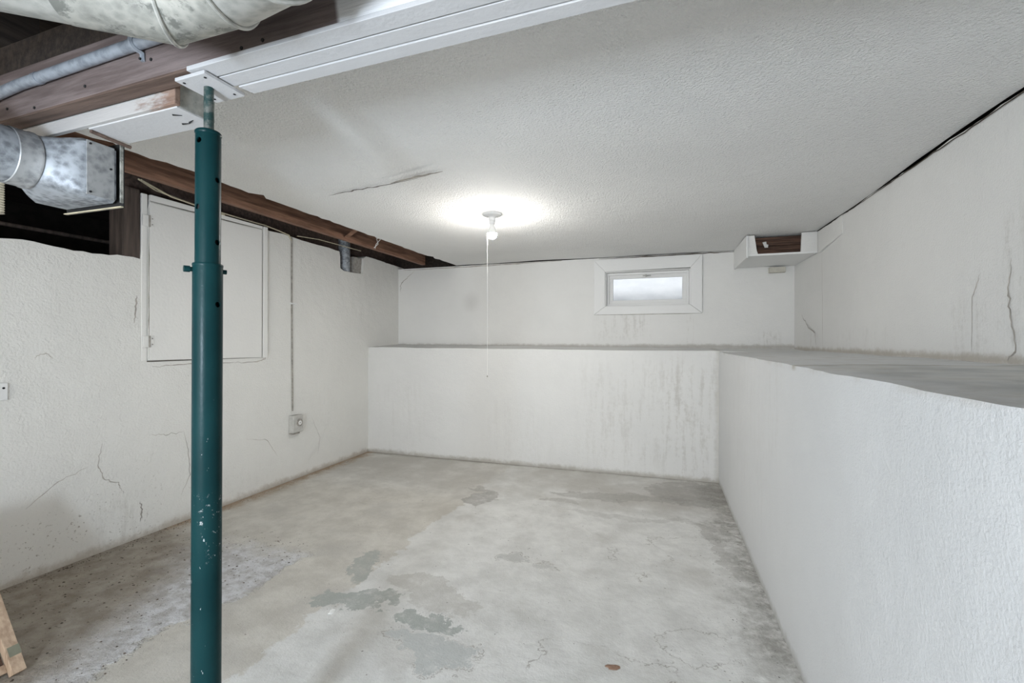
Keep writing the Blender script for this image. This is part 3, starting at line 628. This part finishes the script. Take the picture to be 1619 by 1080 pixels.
pin = thing('post_pin', 'short steel locking pin pushed through the green jack post', 'pin', tuple(cz))
tube('pin_shaft', [cz - pd * 0.039, cz + pd * 0.038], 0.0055, M['green'], pin, 14); tube('pin_head', [cz + pd * 0.036, cz + pd * 0.048], 0.0075, M['green'], pin, 14)

# ------------------------------------------------------------------ round elbow duct in front of the beam
el = thing('elbow_duct', 'round dull galvanised duct elbow with raised seams hanging before the beam', 'duct', (-0.86, 0.58, 1.75))
r = 0.103; zc = 1.856
D = lambda a: Vector((math.sin(math.radians(a)), math.cos(math.radians(a)), 0))
P1 = Vector((-0.8426, 0.5917, zc)); P2 = Vector((-0.7027, 0.5808, zc)); P3 = P2 + D(100) * 0.10; P4 = P3 + D(135) * 0.10; P5 = P4 + D(170) * 1.6
d0 = D(52); P0 = P1 - d0 * 1.8; Pj = P1 - d0 * 0.145
def loft(name, ends, rad, m):
    """sheet-metal piece between circular cuts: ends = (centre, heading of the cut's normal)"""
    bm = bmesh.new(); rings = []
    for c, a in ends:
        u = Vector((math.cos(math.radians(a)), -math.sin(math.radians(a)), 0))
        rings.append([bm.verts.new(c + (u * math.cos(t) + Vector((0, 0, 1)) * math.sin(t)) * rad) for t in [2 * math.pi * k / 48 for k in range(48)]])
    for p, q in zip(rings, rings[1:]):
        for k in range(48): bm.faces.new((p[k], p[(k + 1) % 48], q[(k + 1) % 48], q[k]))
    return mesh_obj(name, bm, m, el, smooth=True)
loft('straight_pipe', [(P0, 52), (Pj, 52)], r, M['galvd'])
loft('pipe_end', [(Pj - d0 * 0.010, 52), (P1, 55)], r + 0.0012, M['galvb'])
loft('gore', [(P1, 55), (P2, 78)], r, M['galvb'])
loft('gore', [(P2, 78), (P3, 115)], r, M['galvd'])
loft('gore', [(P3, 115), (P4, 150)], r, M['galvd'])
loft('straight_pipe', [(P4, 150), (P4 + D(170) * 0.1, 170), (P5, 170)], r, M['galvd'])
for c, a in ((P1, 55), (P2, 78), (P3, 115), (P4, 150)):
    u = Vector((math.cos(math.radians(a)), -math.sin(math.radians(a)), 0)); bm = bmesh.new()
    add_tube(bm, [c + (u * math.cos(t) + Vector((0, 0, 1)) * math.sin(t)) * (r + 0.002) for t in [2 * math.pi * k / 60 for k in range(61)]], 0.0038, 8)
    mesh_obj('seam_bead', bm, M['galvd'], el, smooth=True)
for k, t in enumerate((0.165, 0.45)):
    c0 = P1 - d0 * t; n0 = (Vector((0.45, -0.1, -1)) - d0 * Vector((0.45, -0.1, -1)).dot(d0)).normalized()
    tube('screw', [c0 + n0 * (r - 0.002), c0 + n0 * (r + 0.004)], 0.004, M['hole'], el, 8)

# ------------------------------------------------------------------ duct boot by the crawlspace
bt = thing('duct_boot', 'galvanised round-to-rectangular duct boot at the crawlspace opening', 'duct', (-1.63, 0.8, 1.6))
cx, cz2, pr_ = -1.6345, 1.692, 0.0715
tube('round_pipe', [(cx, 0.30, cz2), (cx, 0.735, cz2)], pr_, M['galv'], bt, 48, False)
lathe_rings = [(0.724, pr_ + 0.001), (0.726, pr_ + 0.003), (0.763, pr_ + 0.003), (0.766, pr_ + 0.0055), (0.772, pr_ + 0.0055), (0.775, pr_ + 0.001)]
tube('collar', [(cx, y, cz2) for y, _ in lathe_rings], [q for _, q in lathe_rings], M['galvc'], bt, 48, False)
def boot_body():
    bm = bmesh.new(); n = 48; rings = []
    x0, x1, z0, z1 = -1.755, -1.518, 1.607, 1.769
    for y, t in ((0.770, 0.0), (0.79, 0.28), (0.818, 0.72), (0.841, 1.0), (0.915, 1.0)):
        ring = []
        for k in range(n):
            a = 2 * math.pi * (k + 0.5) / n; c_, s_ = math.cos(a), math.sin(a)
            circ = Vector((cx + pr_ * c_, cz2 + pr_ * s_)); f = 1 / max(abs(c_), abs(s_))
            rect = Vector(((x0 + x1) / 2 + (x1 - x0) / 2 * max(-1, min(1, c_ * f)), (z0 + z1) / 2 + (z1 - z0) / 2 * max(-1, min(1, s_ * f))))
            q = circ.lerp(rect, t); ring.append(bm.verts.new((q.x, y, q.y)))
        rings.append(ring)
    for a, b in zip(rings, rings[1:]):
        for k in range(n): bm.faces.new((a[k], a[(k + 1) % n], b[(k + 1) % n], b[k]))
    return mesh_obj('boot_body', bm, M['galv'], bt, smooth=True)
boot_body()
box('sleeve_patch', (-1.520, 0.842, 1.612), (-1.516, 0.910, 1.764), M['galvc'], bt, 0.0005)
box('dark_backing', (-1.762, 0.926, 1.595), (-1.505, 0.929, 1.785), M['hole'], bt, 0)  # near-black sheet added as the shade inside the open metal box
box('edge_strip', (-1.508, 0.918, 1.608), (-1.504, 0.926, 1.783), M['galvb'], bt, 0.0005)
box('edge_strip', (-1.762, 0.918, 1.595), (-1.504, 0.926, 1.598), M['cable'], bt, 0.0005)
for y, z in ((0.85, 1.62), (0.85, 1.755), (0.90, 1.70)):
    tube('screw', [(-1.517, y, z), (-1.513, y, z)], 0.003, M['hole'], bt, 8)

# ------------------------------------------------------------------ conduit, cables
co = thing('metal_conduit', 'grey metal conduit strapped along the face of the brown beam', 'conduit', (-1.3, 0.745, 1.89))
tube('conduit_pipe', [R @ Vector(p) for p in ((-2.6, 0.745, 1.848), (-2.05, 0.745, 1.874), (-1.82, 0.746, 1.888), (-1.66, 0.746, 1.899), (-1.2, 0.746, 1.905), (1.18, 0.746, 1.909))], 0.0135, M['conduit'], co, 16)
tube('coupling', [R @ Vector((-1.585, 0.746, 1.8995)), R @ Vector((-1.565, 0.746, 1.900))], 0.0148, M['conduit'], co, 16)
stp = bmesh.new(); add_tube(stp, [R @ Vector((-1.175, 0.746 + 0.0150 * math.cos(t), 1.905 + 0.0150 * math.sin(t))) for t in [math.radians(a) for a in range(90, 300, 15)]] + [R @ Vector((-1.175, 0.757, 1.888)), R @ Vector((-1.175, 0.7585, 1.870))], 0.0055, 6)
sp = mesh_obj('strap', stp, M['conduit'], co, smooth=True)
cs = R @ Vector((-1.175, 0.753, 1.873)); tube('screw', [cs, cs - Vector((0, 0.003, 0))], 0.003, M['hole'], sp, 8)
tag(tube('hanging_cable', [(-2.1, 0.632, 1.958), (-1.66, 0.632, 1.962), (-1.54, 0.632, 1.973), (-1.42, 0.632, 1.968), (-1.28, 0.632, 1.957), (-1.18, 0.67, 1.962)], 0.006, M['whitecable'], seg=10), 'dusty off-white cable sagging across the dark joists above the conduit', 'cable')

wc = thing('surface_wiring', 'old wire running along the left wall top and down to the outlet', 'cable', (LX + 0.01, 3.15, 2.11))
tube('wire', [(-2.80, 1.80, 2.118), (-2.93, 1.98, 2.125), (-2.98, 2.25, 2.125), (-2.99, 2.6, 2.125), (-3.0, 2.85, 2.13), (-3.005, 3.0, 2.12), (LX + .006, 3.12, 2.11), (LX + .005, 3.150, 2.07)], 0.005, M['cable'], wc, 8)
tube('wire', [(-2.78, 1.80, 2.112), (-2.90, 2.05, 2.105), (-2.96, 2.3, 2.112), (-3.0, 2.5, 2.118)], 0.005, M['cable'], wc, 8)
tube('wire', [(-3.0, 3.2, 2.12), (-2.95, 3.4, 2.13), (-2.93, 3.7, 2.13), (-2.9, 3.95, 2.125)], 0.004, M['cable'], wc, 8)
tube('drop_conduit', [(LX + .006, 3.150, 2.10), (LX + .006, 3.152, 1.5), (LX + .006, 3.160, 0.60)], 0.0065, M['greyd'], wc, 10)
for zz in (1.52,): 
    box('clip', (LX, 3.135, zz), (LX + .016, 3.195, zz + .014), M['paint'], wc, 0.002)

ob = thing('outlet_box', 'small grey surface mounted outlet box low on the left wall', 'outlet', (LX + 0.03, 3.18, 0.41))
box('body', (LX, 3.122, 0.415), (LX + 0.055, 3.222, 0.565), M['grey'], ob, 0.006)
box('cover', (LX + 0.055, 3.118, 0.42), (LX + 0.060, 3.226, 0.56), M['grey'], ob, 0.002)
def disc_x(name, y, z, r, x0, x1, m, par): return tube(name, [(x0, y, z), (x1, y, z)], r, m, par, 20)
rcp = disc_x('receptacle', 3.182, 0.500, 0.034, LX + 0.058, LX + 0.064, M['greyd'], ob)
disc_x('receptacle_face', 3.184, 0.498, 0.018, LX + 0.063, LX + 0.067, M['porcelain'], rcp)
for dy in (-0.006, 0.006): box('slot', (LX + .066, 3.184 + dy - .0015, 0.491), (LX + .0675, 3.184 + dy + .0015, 0.506), M['hole'], rcp, 0)
box('stain_lip', (LX, 3.125, 0.402), (LX + 0.048, 3.20, 0.415), M['greyd'], ob, 0.003)

sw = thing('switch_plate', 'small white latch plate at the photo left edge of the left wall', 'switch', (LX, 1.30, 0.93))
box('plate', (LX, 1.235, 0.915), (LX + 0.012, 1.352, 1.000), M['paint'], sw, 0.004)
disc_x('screw', 1.335, 0.975, 0.005, LX + .011, LX + .014, M['hole'], sw)
box('toggle', (LX + .012, 1.285, 0.945), (LX + .022, 1.30, 0.97), M['porcelain'], sw, 0.002)

# pocket in the wall: pipe and block
tag(tube('drain_pipe', [(LX - 0.07, 3.935, 1.88), (LX - 0.07, 3.935, 2.35)], 0.058, M['galv'], seg=24), 'grey metal pipe standing in the broken wall pocket', 'pipe')
tag(rough_hex('masonry_block', [(LX - .20, 4.03, 1.88), (LX - .03, 4.03, 1.88), (LX - .03, 4.18, 1.88), (LX - .20, 4.18, 1.88), (LX - .20, 4.03, 2.09), (LX - .03, 4.03, 2.09), (LX - .03, 4.18, 2.09), (LX - .20, 4.18, 2.09)], M['block'], 0.006, 0.04, 8), 'rough grey masonry block beside the pipe in the wall pocket', 'block')

# ------------------------------------------------------------------ access panel on the left wall
ap = thing('access_panel', 'white painted wooden access panel hinged to the left wall', 'access door', (LX, 2.4, 1.08))
prism('door_board', [(1.992, 1.082), (2.832, 1.074), (2.836, 2.088), (1.996, 2.066)], 0, LX, LX + 0.016, M['door'], ap, 0.003)
prism('door_head', [(1.996, 2.074), (2.836, 2.095), (2.838, 2.116), (1.998, 2.112)], 0, LX, LX + 0.020, M['door'], ap, 0.002)
prism('door_stile', [(2.842, 1.072), (2.885, 1.072), (2.885, 2.118), (2.846, 2.118)], 0, LX, LX + 0.022, M['door'], ap, 0.003)
prism('door_stile', [(1.956, 1.08), (1.986, 1.08), (1.990, 2.112), (1.956, 2.112)], 0, LX - 0.01, LX + 0.004, M['door'], ap, 0.003)
for pts, w in (([(1.998, 2.070), (2.836, 2.0915)], .006), ([(1.991, 2.06), (1.989, 1.5), (1.989, 1.09)], .005), ([(2.839, 2.09), (2.837, 1.7), (2.837, 1.08)], .004), ([(2.888, 2.1), (2.890, 1.6), (2.888, 1.08)], .005)):
    crack('gap_line', [(LX + 0.014, a, b) for a, b in pts], w, M['softcrack_shade'] if pts[0][0] > 2.5 else M['crack'], ap, (1, 0, 0), pts[0][0], 0.0035, 12, 0.003)
box('gap_shadow', (LX, 1.988, 1.073), (LX + 0.006, 2.84, 1.080), M['crack'], ap, 0)
for zz in (1.20, 1.945):
    hg = box('hinge', (LX + .012, 1.955, zz - 0.035), (LX + .019, 2.02, zz + 0.035), M['door'], ap, 0.002)
    tube('hinge_barrel', [(LX + .021, 1.990, zz - .036), (LX + .021, 1.990, zz + .036)], 0.005, M['greyd'], hg, 8)
    disc_x('hinge_screw', 2.008, zz + 0.018, 0.004, LX + .018, LX + .021, M['greyd'], hg); disc_x('hinge_screw', 2.008, zz - 0.018, 0.004, LX + .018, LX + .021, M['greyd'], hg)

# ------------------------------------------------------------------ ceiling lampholder and bulb
LXP, LYP = -1.093, 2.94
lz = CZ - 0.010
lh = thing('lampholder', 'white porcelain ceiling lampholder with a pull string', 'lampholder', (LXP, LYP, lz))
lathe('canopy', [(0.066, 0.012), (0.067, 0.0), (0.064, -0.005), (0.050, -0.010), (0.028, -0.016), (0.024, -0.020)], (LXP, LYP, lz), M['porcelain'], lh, 40)
lathe('socket', [(0.024, -0.018), (0.024, -0.042), (0.020, -0.046), (0.020, -0.062), (0.018, -0.066)], (LXP, LYP, lz), M['porcelain'], lh, 32)
tube('pull_string', [(LXP - 0.024, LYP - .01, lz - 0.02), (LXP - 0.031, LYP - .012, lz - 0.06), (LXP - 0.031, LYP - .012, 0.965)], 0.0016, M['string'], lh, 6)
lathe('pull_knob', [(0.001, -0.006), (0.0045, -0.003), (0.0045, 0.004), (0.001, 0.008)], (LXP - .031, LYP - .012, 0.96), M['greyd'], lh, 12)
bn = NT('lit_bulb_glass', 0.3); bn.color((1, 1, 1)); bn.b.inputs['Emission Color'].default_value = (1.0, 0.97, 0.92, 1); bn.b.inputs['Emission Strength'].default_value = BULB
lb2 = thing('light_bulb', 'small round glowing light bulb hanging from the ceiling lampholder', 'light bulb', (LXP, LYP, lz - 0.17))
lathe('bulb_base', [(0.013, -0.062), (0.013, -0.078), (0.016, -0.082), (0.022, -0.096), (0.0285, -0.112), (0.0318, -0.124), (0.0328, -0.131)], (LXP, LYP, lz), M['porcelain'], lb2, 32)
gb = lathe('bulb_dome', [(0.0322, -0.1305), (0.0322, -0.136), (0.0300, -0.147), (0.0235, -0.158), (0.013, -0.165), (0.002, -0.167)], (LXP, LYP, lz), bn.m, lb2, 32)
gb.visible_shadow = True

# ------------------------------------------------------------------ boxed corner under the ceiling at the back right
vb = thing('corner_soffit', 'white boxed soffit under the ceiling with a broken opening showing wood', 'soffit box', (0.95, 4.5, 1.905))
bx0, bx1, by0, by1, bz0, bz1 = 0.690, 1.205, 4.205, 4.845, 1.908, 2.078
box('side_board', (bx0, by0 - 0.012, bz0 - 0.012), (bx0 + 0.014, by1, bz1), M['paint'], vb, 0.002)
box('bottom_board', (bx0 + .014, by0, bz0), (bx1, by1, bz0 + 0.016), M['paint'], vb, 0.002)
lipz = bz0 + 0.016
jl = [(bx0 + .014, lipz), (0.777, lipz)] + ragged((0.777, lipz + .005), (0.752, bz1 - .005), 0.006, 0.02, 3) + [(0.752, bz1), (bx0 + .014, bz1)]
prism('front_plaster', jl, 1, by0, by0 + 0.018, M['right'], vb)
jr = [(bx1, lipz), (bx1, bz1), (1.095, bz1)] + ragged((1.095, bz1 - .01), (1.088, lipz + .004), 0.006, 0.02, 5) + [(1.088, lipz)]
prism('front_plaster', jr, 1, by0, by0 + 0.018, M['right'], vb)
for k in range(4):
    z0 = bz0 + 0.018 + k * 0.037
    box('lath', (bx0 + .014, by0 + 0.075 + 0.006 * (k % 2), z0), (bx1 - .02, by0 + 0.095, z0 + 0.034), M['lath'], vb, 0.002)
box('back_panel', (bx0 + .014, by0 + .10, bz0 + .016), (bx1, by0 + .11, bz1), M['void'], vb, 0)
prism('plaster_crumb', [(0.825, 2.03), (0.852, 2.035), (0.856, 2.012), (0.868, 2.008), (0.866, 1.985), (0.842, 1.985)], 1, by0 + 0.066, by0 + 0.075, M['right'], vb)
tag(box('wood_cleat', (0.985, 4.80, 1.845), (1.12, 4.85, 1.897), simple('tan_cleat', (0.50, 0.48, 0.42), 0.8), bevel=0.003), 'small tan wooden cleat under the boxed corner soffit', 'cleat')

# ------------------------------------------------------------------ frame leaning at the lower left, ribbed hose, crumbs
lf = thing('leaning_frame', 'pale wooden frame with a dark panel leaning in the lower left corner', 'wooden frame', (-2.2, 1.0, 0))
sl = math.radians(57); ca, sa = math.cos(sl), math.sin(sl)
# local frame: s along the slope (up and towards the left wall), y across, t out of the slope
LM = Matrix(((-ca, 0, sa, -2.205), (0, 1, 0, 0), (sa, 0, ca, 0.0), (0, 0, 0, 1)))
LEN = 0.66
box('stile', (0.0, 0.992, 0.0), (LEN * 0.97, 1.030, 0.030), M['pale'], lf, 0.002, LM)
box('stile', (0.0, 0.36, 0.0), (LEN * 0.97, 0.435, 0.022), M['pale'], lf, 0.002, LM)
box('rail', (0.02, 0.435, -0.004), (0.05, 0.992, 0.006), M['pale'], lf, 0.002, LM)
box('rail', (LEN * 0.97 - 0.08, 0.435, 0.0), (LEN * 0.97, 0.992, 0.018), M['pale'], lf, 0.002, LM)
box('inner_stile', (0.05, 0.945, -0.004), (LEN * 0.95, 0.960, 0.012), M['pale'], lf, 0.002, LM)
box('panel', (0.03, 0.40, -0.012), (LEN * 0.95, 0.992, -0.004), M['lath'], lf, 0.0, LM)
prop = box('prop', (0.0, 0.66, -0.3), (0.02, 0.72, 0.0), M['pale'], lf, 0.002, Matrix(((1, 0, 0, -2.565), (0, 1, 0, 0), (0, 0, 1.74, 0.522), (0, 0, 0, 1))))
tap = box('tape_patch', (0.06, 0.998, 0.030), (0.095, 1.0305, 0.0310), simple('grey_green_patch', (0.19, 0.19, 0.14), 0.8), lf, 0, LM)

rh = thing('ribbed_hose', 'cream ribbed plastic strip hanging at the left edge below the duct', 'hose', (-2.94, 1.25, 1.80))
hp = []; hrad = []
for k in range(27): hp.append((-2.94, 1.279, 1.80 + 0.15 * k / 26)); hrad.append(0.024 if k % 2 else 0.0285)
tube('hose', hp, hrad, M['cream'], rh, 20)

# small litter on the floor
def leaf(name, c, sx, sy, rot, m, label, cat, seed):
    pts = []
    for k in range(11):
        a = 2 * math.pi * k / 11; q = 0.75 + 0.4 * noise.noise((math.cos(a) * 2, math.sin(a) * 2, seed)); x, y = sx * q * math.cos(a), sy * q * math.sin(a)
        pts.append((c[0] + x * math.cos(rot) - y * math.sin(rot), c[1] + x * math.sin(rot) + y * math.cos(rot)))
    return tag(prism(name, pts, 2, 0.0005, 0.004, m), label, cat)
leaf('leaf', (-0.160, 1.706), 0.034, 0.016, 0.2, M['leaf'], 'brown dry leaf lying on the pale floor near the front', 'leaf', 1)
leaf('paint_chip', (-1.379, 1.676), 0.016, 0.026, 0.2, M['chip'], 'bright white paint chip on the floor by the peeled patch', 'paint chip', 2)

cr = bmesh.new(); rc = random.Random(5)
for k in range(1500):
    t = rc.random()
    if t < 0.55: y = rc.uniform(0.9, 4.2); x = LX + abs(rc.gauss(0, 0.05)) + 0.01
    else: x = rc.uniform(-2.98, -1.9); y = rc.uniform(0.95, 2.2)
    q = rc.choice([0.0012, 0.0015, 0.002, 0.003, 0.0045]) * rc.uniform(0.7, 1.3) * (1.0 if y < 2.4 else 0.6); rot = rc.uniform(0, 3.14); v = []
    for a in range(4):
        g = rot + a * math.pi / 2; v.append((x + q * rc.uniform(0.8, 2.0) * math.cos(g), y + q * rc.uniform(0.6, 1.4) * math.sin(g)))
    top = cr.verts.new((x, y, q * 0.7)); b_ = [cr.verts.new((p[0], p[1], 0.0)) for p in v]
    for a in range(4): cr.faces.new((b_[a], b_[(a + 1) % 4], top))
co_ = mesh_obj('floor_grit', cr, simple('dark_grit', (0.11, 0.085, 0.065), 0.95, var=0.5, scale=9)); co_['kind'] = 'stuff'
tag(co_, 'dark crumbs of dirt scattered along the left wall and front left floor', 'grit')
